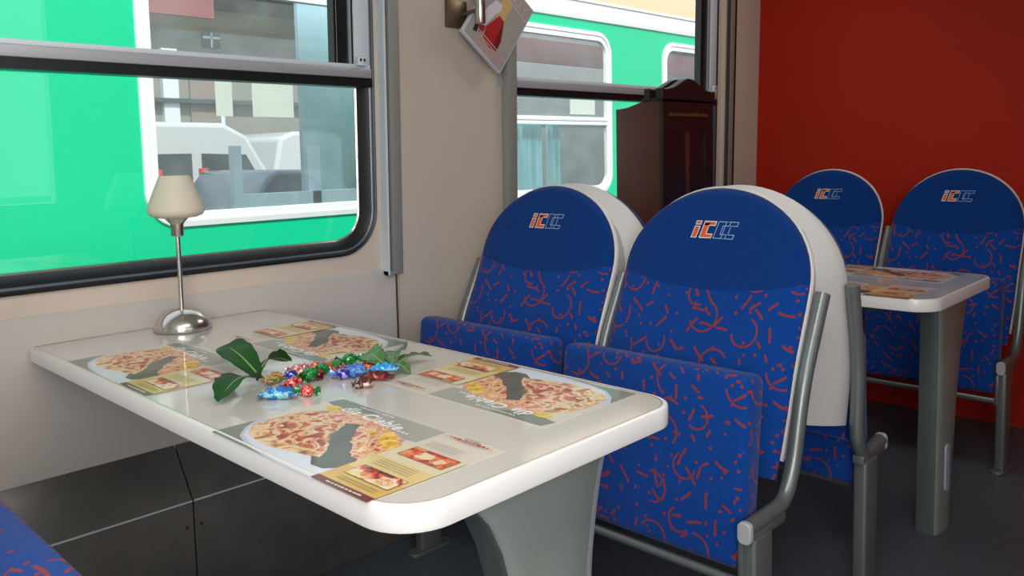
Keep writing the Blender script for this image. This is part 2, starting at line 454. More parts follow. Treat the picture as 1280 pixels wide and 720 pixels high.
# ------------------------------------------------------------------ table
PITCH = 1.782
TZ = .776
TX0, TX1 = .567, 1.163
TC = (TX0 + TX1) / 2
def table_outline(d):
    """top outline inset by d, local x about the table centre, y world"""
    hw = (TX1 - TX0) / 2 - d
    y0 = .742 + d; r = .075 - d * .6; yb = 2.108 - d
    pts = [(-hw, yb), (hw, yb)][::-1]
    out = [(hw, yb), (-hw, yb)]
    n = 9
    for k in range(n + 1):
        a = PI + (PI / 2) * k / n
        out.append((-hw + r + r * math.cos(a), y0 + .004 + r + r * math.sin(a)))
    for k in range(n + 1):
        a = 1.5 * PI + (PI / 2) * k / n
        out.append((hw - (r - .012) + (r - .012) * math.cos(a), y0 + .012 + (r - .012) + (r - .012) * math.sin(a)))
    return out
def make_table(label, dx, yF, ped_prof):
    t = thing('dining_table', label, 'table', (TC + dx, 0, 0))
    m = MB()
    rings = []
    for d, z in ((.004, -.036), (.001, -.0345), (0, -.031), (0, -.005), (.0012, -.0015), (.004, 0), (.0075, 0)):
        rings.append([(x, y, TZ + z) for x, y in table_outline(d)])
    m.loft(rings, TABLE_W, True, True, False)
    m.loft([[(x, y, TZ) for x, y in table_outline(.0075)], [(x, y, TZ - .0008) for x, y in table_outline(.0100)]], TLINE)
    m.build('table_top', t)
    m = MB(); m.flat(table_outline(.0100), lambda p: (p[0], p[1], TZ - .0008), TABLE_T); o = m.build('table_film', t); o['label'] = 'glossy cream laminated film on the table top'
    m = MB(); m.box(-.25, .25, .90, 2.10, TZ - .05, TZ - .0365, UNDER); m.build('under_panel', t)
    # pedestal: broad post, flared under the top
    ped = MB(); yB = yF + .062
    def ring(z, l, r):
        return [(l, yB, z), (l, yF + .020, z), (l + .004, yF + .010, z), (l + .014, yF + .003, z), (l + .04, yF, z), ((l + r) / 2, yF - .003, z), (r - .036, yF, z), (r - .030, yF + .003, z), (r - .014, yF + .008, z), (r - .003, yF + .016, z), (r, yF + .026, z), (r, yB, z)]
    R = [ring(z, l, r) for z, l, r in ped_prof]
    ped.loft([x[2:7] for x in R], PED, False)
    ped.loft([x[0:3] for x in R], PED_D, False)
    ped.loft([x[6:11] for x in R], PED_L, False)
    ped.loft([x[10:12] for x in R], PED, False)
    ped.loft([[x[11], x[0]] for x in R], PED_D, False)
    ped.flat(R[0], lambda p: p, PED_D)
    p = ped.build('pedestal', t, angle=55)
    xm_ = (ped_prof[1][1] + ped_prof[1][2]) / 2
    m = MB(); m.prism(rrect(xm_ - .030, xm_ + .002, .125, .275, .015), lambda q: (q[0], yF - .0055, q[1]), lambda q: (q[0], yF + .004, q[1]), PLATE)
    o = m.build('cover_plate', p); o['label'] = 'pale lilac rounded plate low on the pedestal'
    m = MB(); m.box(-.14, .14, 2.06, 2.108, TZ - .11, TZ - .05, ALU, bev=.004); m.build('wall_bracket', t)
    return t
make_table('white laminate table in the foreground with lamp, sweets and pizza place mats', 0, .812,
           [(0, -.005, .125), (.30, -.02, .132), (.45, -.034, .141), (.55, -.046, .150), (.62, -.066, .162), (.67, -.090, .174), (.705, -.120, .186), (.7385, -.16, .200)])
make_table('far white laminate table in front of the red wall seats', PITCH, .815,
           [(0, .000, .150), (.20, .000, .168), (.40, .002, .190), (.55, .002, .218), (.65, .000, .246), (.7385, -.01, .280)])

# ------------------------------------------------------------------ place mats
PAPER = base('mat_paper', rgb(220, 212, 202), .3, noise=.02, coat=.4)
PHOTO_BG = base('mat_photo_plate', rgb(196, 206, 226), .3, noise=.1, nscale=9, coat=.4)
PL_SH = base('mat_plate_white', rgb(222, 228, 240), .3, noise=.03, coat=.4)
PIZZA = ramp_noise('mat_pizza', [(.30, rgb(120, 34, 20)), (.40, rgb(184, 58, 30)), (.455, rgb(220, 130, 84)), (.50, rgb(238, 210, 172)), (.57, rgb(234, 196, 150)), (.61, rgb(190, 60, 30)), (.72, rgb(222, 140, 60))], 40, dist=.5)
CRUST = ramp_noise('mat_crust', [(.34, rgb(150, 86, 40)), (.44, rgb(224, 166, 104)), (.54, rgb(246, 222, 184)), (.68, rgb(214, 110, 60))], 36)
PIZZA2 = ramp_noise('mat_pizza_second', [(.34, rgb(200, 76, 44)), (.44, rgb(240, 206, 168)), (.51, rgb(222, 120, 80)), (.56, rgb(246, 224, 190)), (.66, rgb(226, 140, 50))], 48, dist=.5)
PEPPER = ramp_noise('mat_yellow_pepper', [(.3, rgb(200, 120, 40)), (.5, rgb(240, 196, 40)), (.7, rgb(248, 226, 150))], 60)
DKGREEN = base('mat_dark_gap', rgb(98, 92, 80), .3, noise=.4, nscale=30, coat=.4)
MGREY = base('mat_grey_band', rgb(170, 171, 164), .3, noise=.05, nscale=14, coat=.4)
MGREY_D = base('mat_grey_band_dark', rgb(126, 130, 122), .3, noise=.25, nscale=20, coat=.4)
BROWN = base('mat_brown_strip', rgb(116, 40, 38), .3, noise=.06, coat=.4)
BEIGE1 = base('mat_beige', rgb(226, 212, 180), .3, noise=.02, coat=.4)
BEIGE2 = base('mat_sand', rgb(226, 202, 140), .3, noise=.03, coat=.4)
BEIGE3 = base('mat_gold', rgb(216, 178, 96), .3, noise=.04, coat=.4)
MWHITE = base('mat_white_ink', rgb(240, 240, 240), .4)
MTEXT = base('mat_text_ink', rgb(158, 144, 122), .5)
MRED = base('mat_red_ink', rgb(186, 44, 40), .4)
MORNG = base('mat_orange_ink', rgb(222, 140, 80), .4)
FOOD1 = ramp_noise('mat_food_red', [(.36, rgb(60, 60, 30)), (.46, rgb(200, 50, 36)), (.56, rgb(236, 120, 84)), (.66, rgb(226, 178, 90))], 38)
FOOD2 = ramp_noise('mat_food_pale', [(.36, rgb(70, 44, 34)), (.45, rgb(226, 84, 40)), (.55, rgb(240, 226, 196)), (.68, rgb(236, 200, 120))], 34)
TXT = {}
def txt(s, size, bold=0, shear=0):
    k = (s, size, bold, shear)
    if k not in TXT: TXT[k] = text_polys(*k)
    return TXT[k]
def blob(cx, cy, rx, ry, n=22, j=.12, rot=0, seed=1):
    r = random.Random(seed); out = []
    for k in range(n):
        a = 2 * PI * k / n; q = 1 + r.uniform(-j, j)
        x = rx * q * math.cos(a); y = ry * q * math.sin(a)
        out.append((cx + x * math.cos(rot) - y * math.sin(rot), cy + x * math.sin(rot) + y * math.cos(rot)))
    return out
def make_mat():
    """u along the long side (left to right for the diner), v away from the diner; printed on one sheet"""
    m = MB(); L, Hh = .40, .236
    lv = [0]
    def put(poly, mat):
        lv[0] += 1; z = .0004 + lv[0] * .00003
        m.flat(poly, lambda p: (p[0], p[1], z), mat)
    def puttext(s, size, u, v, mat, bold=0, shear=0, rot=0):
        vs, fs = txt(s, size, bold, shear); lv[0] += 1; z = .0004 + lv[0] * .00003
        c, sn = math.cos(rot), math.sin(rot)
        m.add([(u + x * c - y * sn, v + x * sn + y * c, z) for x, y in vs], fs, mat, False)
    def dashes(u0, u1, v, h, mat, seed):
        """a row of tiny marks: print too small to read"""
        r = random.Random(seed); u = u0
        while u < u1:
            w = r.uniform(.6, 1.1) * h * .7; put([(u, v), (u + w, v), (u + w, v + h * r.choice((.75, 1))), (u, v + h * .9)], mat); u += w + h * r.choice((.25, .25, .8))
    m.box(0, L, 0, Hh, 0, .0004, PAPER)
    U = .277
    put([(0, 0), (U, 0), (U, .09), (.12, .10), (.03, .10), (0, .085)], PHOTO_BG)
    # dark cloth corner and white plate rim
    put([(0, 0), (.16, 0), (.10, .006), (.05, .02), (.02, .045), (0, .075)], MGREY_D)
    put([(.02, .055), (.05, .026), (.11, .010), (.18, .002), (U, 0), (U, .035), (.2, .045), (.12, .06), (.03, .09)], PL_SH)
    # grey title band
    put([(.004, .206), (.012, Hh - .002), (U, Hh - .002), (U, .176), (.20, .166), (.08, .19)], MGREY)
    put([(.004, .206), (.010, Hh - .003), (.06, Hh - .003), (.13, Hh - .008), (.10, .205), (.05, .196)], MGREY_D)
    # pizza: two slices with ragged edges, a dark gap between them
    def jag(poly, amp, seed, n=7):
        r = random.Random(seed); out = []
        for k in range(len(poly)):
            a, b = poly[k], poly[(k + 1) % len(poly)]
            for q in range(n):
                t = q / n; out.append((a[0] + (b[0] - a[0]) * t + r.uniform(-amp, amp), a[1] + (b[1] - a[1]) * t + r.uniform(-amp, amp)))
        return [(min(U, max(0, x)), min(Hh, max(0, y))) for x, y in out]
    put([(.10, .165), (.13, .12), (.17, .085), (.20, .05), (.236, .026), (.262, .028), (.277, .045), (.277, .10), (.22, .13), (.17, .17), (.14, .185)], DKGREEN)
    put(jag([(.020, .058), (.05, .034), (.10, .024), (.15, .028), (.200, .042), (.222, .050), (.205, .072), (.180, .092), (.150, .118), (.132, .152), (.10, .182), (.06, .188), (.024, .160), (.012, .105)], .0015, 1), CRUST)
    put(jag([(.030, .085), (.06, .060), (.11, .050), (.16, .052), (.196, .062), (.18, .086), (.148, .112), (.126, .148), (.10, .174), (.065, .178), (.032, .150), (.026, .115)], .003, 2), PIZZA)
    put(jag([(.150, .170), (.176, .138), (.212, .108), (.250, .082), (.277, .072), (.277, .15), (.25, .172), (.22, .184), (.18, .188)], .003, 3), PIZZA2)
    put(jag([(.176, .150), (.200, .124), (.226, .110), (.232, .124), (.206, .142), (.188, .160)], .003, 4), PIZZA)
    put(jag([(.03, .180), (.08, .172), (.125, .160), (.150, .172), (.200, .186), (.17, .198), (.10, .200), (.05, .200)], .002, 5), PIZZA2)
    put(jag([(.118, .176), (.150, .166), (.182, .184), (.150, .190)], .002, 6), DKGREEN)
    put(blob(.235, .158, .030, .014, rot=-.6, seed=3), PEPPER)
    put(blob(.262, .140, .016, .011, rot=-.3, seed=4), PEPPER)
    put(blob(.150, .186, .030, .010, rot=-.25, seed=5), PEPPER)
    put(blob(.045, .192, .020, .011, seed=6), PEPPER)
    put([(.05, .178), (.09, .168), (.125, .158), (.15, .170), (.20, .178), (.17, .194), (.10, .196)], PIZZA2)
    for k in range(6):
        put(blob(.055 + .02 * k, (.085, .14, .105, .075, .125, .085)[k], .009, .005, rot=k, seed=20 + k), PIZZA2 if k % 2 else CRUST)
    for k in range(5):
        put(blob(.195 + .015 * k, (.160, .135, .120, .128, .100)[k], .010, .004, rot=k * .9, seed=40 + k), PIZZA if k % 2 else PEPPER)
    puttext('dla Ciebie...', .034, .058, .193, MWHITE, bold=.0011, shear=.12, rot=-.03)
    dashes(.075, .165, .2215, .0045, MWHITE, 5)
    # right column
    z = [(.0, BEIGE3), (.06, BEIGE2), (.12, BEIGE1), (.165, PAPER)]
    put([(U, .0), (L, .0), (L, .058), (U, .058)], BEIGE3)
    put([(U, .058), (L, .058), (L, .108), (U, .108)], BEIGE2)
    put([(U, .108), (L, .108), (L, .165), (U, .165)], BEIGE1)
    put([(U, 0), (L, 0), (L, .013), (U, .013)], BROWN)
    dashes(U + .028, L - .020, .0045, .0035, MWHITE, 6)
    for (a, b, c, d, f) in ((.299, .390, .038, .071, FOOD2), (.297, .389, .127, .161, FOOD1)):
        put([(a - .001, c - .001), (b + .001, c - .001), (b + .001, d + .001), (a - .001, d + .001)], DKGREEN)
        put([(a, c), (b, c), (b, d), (a, d)], f)
        put(blob((a * .6 + b * .4), (c + d) / 2, .020, .011, seed=31), FOOD1 if f is FOOD2 else FOOD2)
        put(blob((a * .25 + b * .75), (c * .6 + d * .4), .014, .009, seed=33), PIZZA2 if f is FOOD2 else PIZZA)
    for v0 in (.082, .088, .094, .100, .173, .179, .185, .191):
        e = .387 - .022 * ((int(v0 * 1000) * 7) % 3) / 2
        put([(.298, v0), (e, v0), (e, v0 + .0010), (.298, v0 + .0010)], MTEXT)
    for v0 in (.021, .027):
        put([(.305, v0), (.385, v0), (.385, v0 + .0014), (.305, v0 + .0014)], MTEXT)
    for k, (u, r) in enumerate(((.296, .0016), (.303, .0022), (.311, .0030), (.320, .0036), (.362, .0036), (.371, .0030), (.379, .0022), (.387, .0016))):
        put(blob(u, .2215, r, r, n=12, j=0), MRED if k not in (0, 7) else MORNG)
    put([(.327, .2175), (.356, .2175), (.3575, .2195), (.3255, .2195)], MRED)
    dashes(.329, .356, .2215, .0050, BROWN, 7)
    put([(.3275, .2275), (.3575, .2275), (.3590, .2290), (.3290, .2290)], BROWN)
    return m
mat_mesh = make_mat()
mats = [((.5645, 1.209, TZ - .0007), -PI / 2), ((1.146, .835, TZ - .0007), PI / 2), ((.578, 1.885, TZ - .0007), -PI / 2), ((1.146, 1.455, TZ - .0007), PI / 2)]
labs = ['pizza place mat at the front left of the near table, nearest the camera',
        'pizza place mat at the front right of the near table, title upside down',
        'pizza place mat at the back left of the near table, before the lamp',
        'pizza place mat at the back right of the near table, behind the sweets',
        'pizza place mat at the aisle end of the far table, nearer side',
        'pizza place mat at the aisle end of the far table, red wall side',
        'pizza place mat at the window end of the far table, nearer side',
        'pizza place mat at the window end of the far table, red wall side']
pm = None
for k, lab in enumerate(labs):
    (x, y, z), rz = mats[k % 4]
    if pm is None: pm = o = mat_mesh.build('place_mat')
    else: o = pm.copy(); COL.objects.link(o)
    o.location = (x + (PITCH if k > 3 else 0), y, z); o.rotation_euler = (0, 0, rz)
    tag(o, lab, 'place mat', 'printed pizza place mats')

# ------------------------------------------------------------------ table lamp
LX, LY = .886, 2.022
lamp = thing('table_lamp', 'small chrome table lamp with cream glass shade at the window end of the table', 'lamp', (LX, LY, TZ - .0008))
b = MB(); b.lathe([(.0001, 0), (.066, 0), (.069, .003), (.067, .014), (.060, .028), (.046, .042), (.028, .050), (.010, .054), (.0001, .0545)], CHROME, n=40); b.build('lamp_base', lamp, angle=60)
b = MB(); b.lathe([(.0058, .052), (.0058, .235)], CHROME, n=16); b.build('pole', lamp)
b = MB(); b.lathe([(.0001, .232), (.013, .232), (.015, .236), (.0155, .262), (.024, .272), (.029, .279), (.0001, .279)], CHROME, n=28); b.build('socket_cup', lamp)
b = MB(); b.lathe([(.028, .277), (.048, .279), (.060, .284), (.0665, .293), (.066, .303), (.060, .320), (.036, .378), (.035, .380), (.033, .378), (.057, .320), (.063, .302), (.0625, .294), (.056, .287), (.028, .281)], SHADE, n=40)
o = b.build('lamp_shade', lamp, angle=60); o['label'] = 'frosted cream glass shade'

# ------------------------------------------------------------------ seats
PITCH_S = .582
Y2 = 1.139          # centre of the aisle seat (local origin)
A_PROF = dict(front=[(.40, 1.752), (.44, 1.757), (.654, 1.800), (.845, 1.884), (.97, 1.930), (1.095, 1.957)],
              mid=[(.40, 1.930), (.654, 1.955), (.845, 1.983), (1.10, 1.9975)],
              tube=[(1.545, .393), (1.715, .398), (1.757, .470), (1.803, .652), (1.902, .846)],
              cush=[(1.603, .703), (1.560, .282)], leg=(1.590, .080), bar=(1.568, .258))
B_PROF = dict(front=[(.40, 2.118), (.44, 2.117), (.654, 2.122), (.845, 2.090), (.97, 2.066), (1.095, 2.042)],
              mid=[(.40, 1.933), (.654, 1.958), (.845, 1.986), (1.10, 2.0005)],
              tube=[(2.272, .397), (2.150, .385), (2.110, .440), (2.116, .645), (2.071, .846)],
              cush=[(2.240, .703), (2.270, .282)], leg=(2.175, .080), bar=(2.262, .258))
def lerp(tab, z):
    if z <= tab[0][0]: return tab[0][1]
    for (a, x), (b, y) in zip(tab, tab[1:]):
        if z <= b:
            t = (z - a) / (b - a); return x + (y - x) * t
    return tab[-1][1]
def smoothed(tab):
    zs = [.40 + .01 * k for k in range(71)]
    return [(z, sum(lerp(tab, z + d) for d in (-.05, -.03, 0, .03, .05)) / 5) for z in zs]
ZB, ZS, Z0A, HA, HW = .425, .47, .855, .24, .272
def arch(th, inset=0, grow=0):
    """th -90..90 -> (y, ztop)"""
    return ((HW - inset + grow) * math.sin(th), Z0A + (HA - inset + grow) * math.cos(th))
def build_seat(prof, sgn, label, which):
    """sgn -1: faces -x (profile A), +1: faces +x; which: 'aisle' or 'wall'"""
    F = smoothed(prof['front']); Mid = smoothed(prof['mid'])
    X0 = 1.905
    t = thing('train_seat', label, 'seat', (X0, Y2 + (PITCH_S if which == 'wall' else 0), 0))
    xf = lambda z: lerp(F, z) - X0
    xm = lambda z: lerp(Mid, z) - X0
    # shell: outline points up the right side, over the arch, down the left
    def outline(inset, grow=0, n=28):
        ths = [PI / 2 - PI * k / n for k in range(n + 1)]
        pts = []
        zs = [ZS + inset + (Z0A - ZS - inset) * k / 8 for k in range(8)]
        def w(z): return (HW - inset + grow) - .012 * max(0, (.6 - z) / .16)
        for z in zs: pts.append((w(z), z))
        for th in ths: pts.append(arch(th, inset, grow))
        for z in reversed(zs): pts.append((-w(z), z))
        return pts
    sh = MB()
    rows = []
    for inset, k in ((.005, -.004), (.0015, -.001), (0, .006)):
        rows.append([(xf(z) - sgn * 0 - sgn * k * 1.0, y, z) for y, z in outline(inset)])
    for q in (.3, .6, .85, 1.0):
        rows.append([(xf(z) * (1 - q) + xm(z) * q, y, z) for y, z in outline(.036 * q ** 1.2)])
    sh.loft(rows, SHELL, False, False, False)
    sh.loft([[r[0], r[-1]] for r in rows], SHELL, False)
    # back cap
    bo = outline(.036)
    n = len(bo); cap = [(xm(z), y, z) for y, z in bo]
    fs = []
    for k in range(n // 2): fs.append([k, k + 1, n - 2 - k, n - 1 - k] if k + 1 < n - 2 - k else [k, k + 1, n - 1 - k])
    sh.add(cap, fs, SHELL)
    sh.build('backrest_shell', t, angle=50)
    # upholstery, two pads that meet at a curved seam
    def seam(u): return .836 + .034 * u * u
    N = 36
    us = [math.sin(PI / 2 * (-1 + 2 * k / N)) for k in range(N + 1)]
    def front(u, z, rel):
        edge = max(0, 1 - abs(u) ** 8)
        return xf(z) + sgn * (.006 + .026 * edge ** .5 * min(1, rel * 6) ** .5)
    def wz(z): return (HW - .005) - .012 * max(0, (.6 - z) / .16)
    low = MB(); rows = []
    for k in range(15):
        row = []
        for u in us:
            z = ZB + .004 + (seam(u) - ZB - .004) * k / 14
            y = u * wz(z)
            row.append((front(u, z, .02 + k / 14), y, z))
        rows.append(row)
    low.loft([[(xf(p[2]) + 0, p[1], p[2]) for p in rows[0]]] + rows, FAB, False)
    low.build('backrest_pad', t, angle=70)
    up = MB(); rows = []
    for k in range(15):
        row = []
        for i, u in enumerate(us):
            th = PI / 2 * (-1 + 2 * i / N)
            zt = max(arch(th, .005)[1], seam(u) + .0005); q = k / 14; q = 1 - (1 - q) ** 1.5
            z = seam(u) + (zt - seam(u)) * q
            row.append((front(u, z, 1.0001 - k / 14), u * wz(z), z))
        rows.append(row)
    up.loft(rows, HEADF, False)
    hd = up.build('headrest_cover', t, angle=70); hd['label'] = 'plain blue velour headrest'
    # embroidered emblem
    zc = .985
    def on_face(p, off):
        y = p[0]; z = zc + p[1]
        u = max(-1, min(1, y / wz(z)))
        zt = arch(math.asin(u), .005)[1]; sm = seam(u)
        q = 1 - (1 - min(1, (z - sm) / (zt - sm))) ** (1 / 1.5)
        return (front(u, z, 1.0001 - q) + sgn * off, y, z)
    lg = MB()
    sx = sgn            # reading direction along y as seen from the front
    K = .0105
    def P(pts): return [(sx * K * (x + .28 * (y - 2)) * -1 * -1, K * (y - 2)) for x, y in pts]
    def bar(pts, mat, w, off, closed=True):
        q = P(pts)
        n = len(q)
        for i in range(n if closed else n - 1):
            a = Vector(q[i]); b = Vector(q[(i + 1) % n]); d = (b - a)
            if d.length < 1e-6: continue
            d.normalize(); nn = Vector((-d.y, d.x)) * w; a = a - d * w; b = b + d * w
            lg.add([on_face(x, off) for x in ((a + nn), (b + nn), (b - nn), (a - nn))], [[0, 1, 2, 3]], mat)
    def fill(pts, mat, off):
        for quad in pts:
            q = P(quad); lg.add([on_face(x, off) for x in q], [list(range(len(q)))], mat)
    i_stem = [(-5.2, 0), (-3.8, 0), (-3.8, 2.7), (-5.2, 2.7)]; i_dot = [(-5.2, 3.2), (-3.8, 3.2), (-3.8, 4), (-5.2, 4)]
    def cshape(x0): return [(x0, 0), (x0 + 3.2, 0), (x0 + 3.2, .95), (x0 + 1.5, .95), (x0 + 1.5, 3.05), (x0 + 3.2, 3.05), (x0 + 3.2, 4), (x0, 4)]
    def cquads(x0): return [[(x0, 0), (x0 + 3.2, 0), (x0 + 3.2, .95), (x0, .95)], [(x0, .95), (x0 + 1.5, .95), (x0 + 1.5, 3.05), (x0, 3.05)], [(x0, 3.05), (x0 + 3.2, 3.05), (x0 + 3.2, 4), (x0, 4)]]
    for x0 in (.9, 3.0): bar(cshape(x0), LOGO_B, .0009, .0026)
    fill([i_stem, i_dot] + cquads(-2.9), LOGO_O, .0036)
    for sh_ in (i_stem, i_dot, cshape(-2.9)): bar(sh_, LOGO_W, .0011, .0042)
    o = lg.build('emblem', hd, angle=30); o['label'] = 'embroidered orange and white letters iCCC'
    # tipped-up seat cushion
    (xt, zt), (xb, zb) = prof['cush']
    d = Vector((xt - xb, 0, zt - zb)); Ln = d.length; d.normalize(); nn = Vector((-sgn * d.z, 0, sgn * d.x)) * 1.0
    Mx = Matrix(((nn.x, 0, d.x, xb - X0), (0, 1, 0, 0), (nn.z, 0, d.z, zb), (0, 0, 0, 1)))
    c = MB(); c.box(0, .078, -.266, .266, 0, Ln, FAB, M=Mx, bev=.022, seg=4)
    c.build('seat_cushion', t, angle=60)
    # rails
    yo = -PITCH_S / 2 if which == 'aisle' else PITCH_S / 2
    tube = [(x - X0, yo, z) for x, z in prof['tube']]
    ra = MB(); ra.tube(fillet(tube, .07, 8), .0175, RAIL, 14); r_ = ra.build('side_rail', t, angle=60)
    e = MB()
    x0 = tube[0][0]
    rr = rrect(yo - .016, yo + .016, tube[0][2] - .030, tube[0][2] + .018, .013, 5)
    e.prism(rr, lambda p: (x0 + sgn * .012, p[0], p[1]), lambda p: (x0 - sgn * .004, p[0], p[1]), CAP); o = e.build('end_cap', r_, bevel=.003); o['label'] = 'light grey cap on the front end of the rail'
    e = MB(); x1 = x0 - sgn * .15
    e.box(min(x0, x1), max(x0, x1), yo - (.105 if which == 'wall' and sgn < 0 else .015), yo + .015, tube[0][2] - .028, tube[0][2] - .004, RAIL, bev=.004); e.build('rail_bracket', r_)
    if which == 'aisle':
        tb = [(x - X0, PITCH_S / 2, z) for x, z in prof['tube'][1:]]
        ra = MB(); ra.tube(fillet(tb, .07, 8), .0165, RAIL, 14); ra.build('side_rail', t, angle=60)
    lx, lw = prof['leg']; lx -= X0
    ye = yo
    if which == 'wall' and sgn < 0: yo = yo - .095; lx -= .03
    lg2 = MB(); lg2.box(lx - lw / 2, lx + lw / 2, yo - .018, yo + .018, .006, tube[0][2] - .02, RAIL, bev=.008, seg=3)
    l_ = lg2.build('leg', t, angle=60)
    fp = MB(); fp.prism(rrect(-.075, .075, -.024, .024, .02, 5), lambda p: (lx + p[0], yo + p[1], 0), lambda p: (lx + p[0], yo + p[1], .010), RAIL); fp.build('foot_plate', l_, bevel=.002)
    bx, bz = prof['bar']; bx -= X0; yo = ye
    cb = MB(); y0, y1 = (yo + .01, PITCH_S / 2 - .004) if which == 'aisle' else (-PITCH_S / 2 + .004, yo - .01)
    cb.tube([(bx, y0, bz), (bx, y1, bz)], .011, RAIL, 12); cb.build('cross_bar', t)
    # hinge arm that carries the cushion from the rail
    hb = MB(); hb.box(min(bx - .02, bx + .02), max(bx - .02, bx + .02), y0 if which == 'aisle' else y1 - .012, (y0 + .012) if which == 'aisle' else y1, bz - .012, bz + .10, RAIL, bev=.003); hb.build('hinge_bracket', t)
    return t
GS = 'blue folding train seats'
A2 = build_seat(A_PROF, -1, 'blue folding train seat on the aisle side facing the near table, middle of the photo', 'aisle')
A1 = build_seat(A_PROF, -1, 'blue folding train seat facing the near table, next to the beige wall', 'wall')
B2 = build_seat(B_PROF, 1, 'train seat back to back with the middle aisle seat, cushion edge and rail visible', 'aisle')
B1 = build_seat(B_PROF, 1, 'train seat mostly hidden behind the wall-side seat, back to back with it', 'wall')
YC = Y2 + PITCH_S / 2
for s in (A1, A2, B1, B2): s['group'] = GS
C2 = copy_tree(A2); C2.location.x += PITCH; C2['label'] = 'blue folding train seat against the red wall, right one by the aisle'
C1 = copy_tree(A1); C1.location.x += PITCH; C1['label'] = 'blue folding train seat against the red wall, left one towards the window'
for s, dy in ((C2, -.05), (C1, -.095)): s.location.y += dy; s.scale.y = .915
D2 = copy_tree(A1); D2.location = (.023, Y2, 0); D2.rotation_euler.z = PI; D2['label'] = 'blue patterned seat whose cushion corner shows at the bottom left of the photo'

# ------------------------------------------------------------------ sweets and leaves on the table
def cmat(name, c1, c2, scale=120):
    m = ramp_noise(name, [(.40, c1), (.52, c1), (.56, c2), (.70, c2)], scale, rough=.22, detail=2, dist=.2)
    m.node_tree.nodes['Principled BSDF'].inputs['Metallic'].default_value = .25
    return m
WR = dict(blue=cmat('foil_blue', rgb(30, 120, 205), rgb(150, 215, 225), 90), red=cmat('foil_red_dots', rgb(214, 22, 24), rgb(246, 150, 140), 190),
          green=cmat('foil_green', rgb(6, 110, 44), rgb(40, 150, 70), 90), navy=cmat('foil_navy', rgb(36, 36, 140), rgb(150, 150, 226), 110),
          flower=cmat('foil_flower', rgb(196, 150, 96), rgb(70, 120, 56), 110), maroon=cmat('foil_maroon', rgb(92, 22, 26), rgb(150, 60, 50), 120),
          brown=cmat('foil_brown', rgb(84, 36, 32), rgb(200, 160, 150), 90), sky=cmat('foil_sky', rgb(40, 150, 226), rgb(130, 205, 245), 70),
          pale=cmat('foil_pale_blue', rgb(96, 150, 220), rgb(50, 100, 190), 130), orange=cmat('foil_orange', rgb(214, 60, 36), rgb(240, 170, 120), 130),
          pink=cmat('foil_pink', rgb(214, 120, 120), rgb(240, 220, 210), 120))
def candy(kind, wr, x, y, L, R, rz, label, endw=None, lift=0, tilt=0):
    """twist-wrapped ball or flat flow-pack sweet"""
    L *= 1.12; R *= 1.15
    w = WR[wr]; we = WR[endw or wr]
    t = thing('wrapped_sweet', label, 'sweet', (x, y, TZ - .0008 + lift), rz, 'wrapped sweets on the table')
    t.rotation_euler.y = tilt
    r = random.Random(int(x * 1e4)); m = MB()
    n = 18
    if kind == 'twist':
        rings = []
        for k in range(9):
            a = PI * k / 8; rx = max(.18, math.sin(a)) * R
            rings.append([(-L * .5 * math.cos(a), rx * (1 + .08 * math.sin(5 * j + k)) * math.cos(2 * PI * j / n), R * .92 + rx * .9 * (1 + .08 * math.cos(4 * j + 2 * k)) * math.sin(2 * PI * j / n)) for j in range(n)])
        m.loft(rings, w, True, True, True); m.build('wrapper', t, angle=60)
        for s in (-1, 1):
            e = MB(); rg = []
            for k in range(5):
                q = k / 4; rad = R * (.20 + .85 * q)
                rg.append([(s * (L * .47 + L * .42 * q), rad * math.cos(2 * PI * j / n) * (1 + .1 * math.sin(3 * j)), R * .92 + (rad * .45 * (1 + .35 * math.sin(j * 2.6 + k))) * math.sin(2 * PI * j / n) + .0025 * math.sin(j * 2.1)) for j in range(n)])
            e.loft(rg, we); e.build('twisted_end', t, angle=60)
    else:
        nu, nv = 12, 8; top = []; bot = []
        for i in range(nu + 1):
            for j in range(nv + 1):
                u = -1 + 2 * i / nu; v = -1 + 2 * j / nv
                h = max(0, (1 - u ** 4)) * max(0, (1 - v ** 4)); wv = .0015 * math.sin(9 * u + 4 * v) + .0012 * math.sin(7 * v - 5 * u)
                px, py = u * L / 2, v * R * (1 - .12 * (1 - abs(u)))
                top.append((px, py, R * .45 + (R * .55 + wv * 2) * h)); bot.append((px, py, R * .45 - R * .45 * h))
        F = []
        for i in range(nu):
            for j in range(nv):
                a = i * (nv + 1) + j; F.append([a, a + 1, a + nv + 2, a + nv + 1])
        m.add(top, F, w); m.add(bot, [f[::-1] for f in F], w); m.build('wrapper', t, angle=60)
        for s in (-1, 1):
            e = MB(); q = []
            for j in range(9):
                v = -1 + 2 * j / 8; q.append(((s * L * .49, v * R, R * .45), (s * L * .60, v * R * 1.04, R * .45 + .002 * (-1) ** j)))
            e.loft([[a for a, b in q], [b for a, b in q]], we, False); e.build('crimped_end', t)
    return t
candy('pack', 'blue', .728, 1.292, .050, .016, -.75, 'blue and pale green wrapped sweet at the front, under the dark leaves')
candy('twist', 'red', .775, 1.328, .021, .0095, .6, 'red spotted sweet above the blue front sweet', 'red', 0)
candy('twist', 'red', .767, 1.264, .021, .0100, 2.2, 'red spotted sweet with a green twisted end, nearest the camera', 'green')
candy('twist', 'navy', .806, 1.384, .022, .0095, -.4, 'purple and white wrapped sweet next to the raised leaf tip', 'pink')
candy('twist', 'green', .826, 1.348, .030, .0125, .5, 'larger green wrapped sweet behind the two red ones', 'green')
candy('pack', 'flower', .776, 1.392, .040, .014, .3, 'sweet in flowered orange and green paper at the leaf stalks', 'pink')
candy('twist', 'maroon', .848, 1.352, .022, .0085, .9, 'small dark red sweet between the green sweets')
candy('twist', 'green', .864, 1.366, .024, .0115, .2, 'round green wrapped sweet, second green one from the left', 'orange')
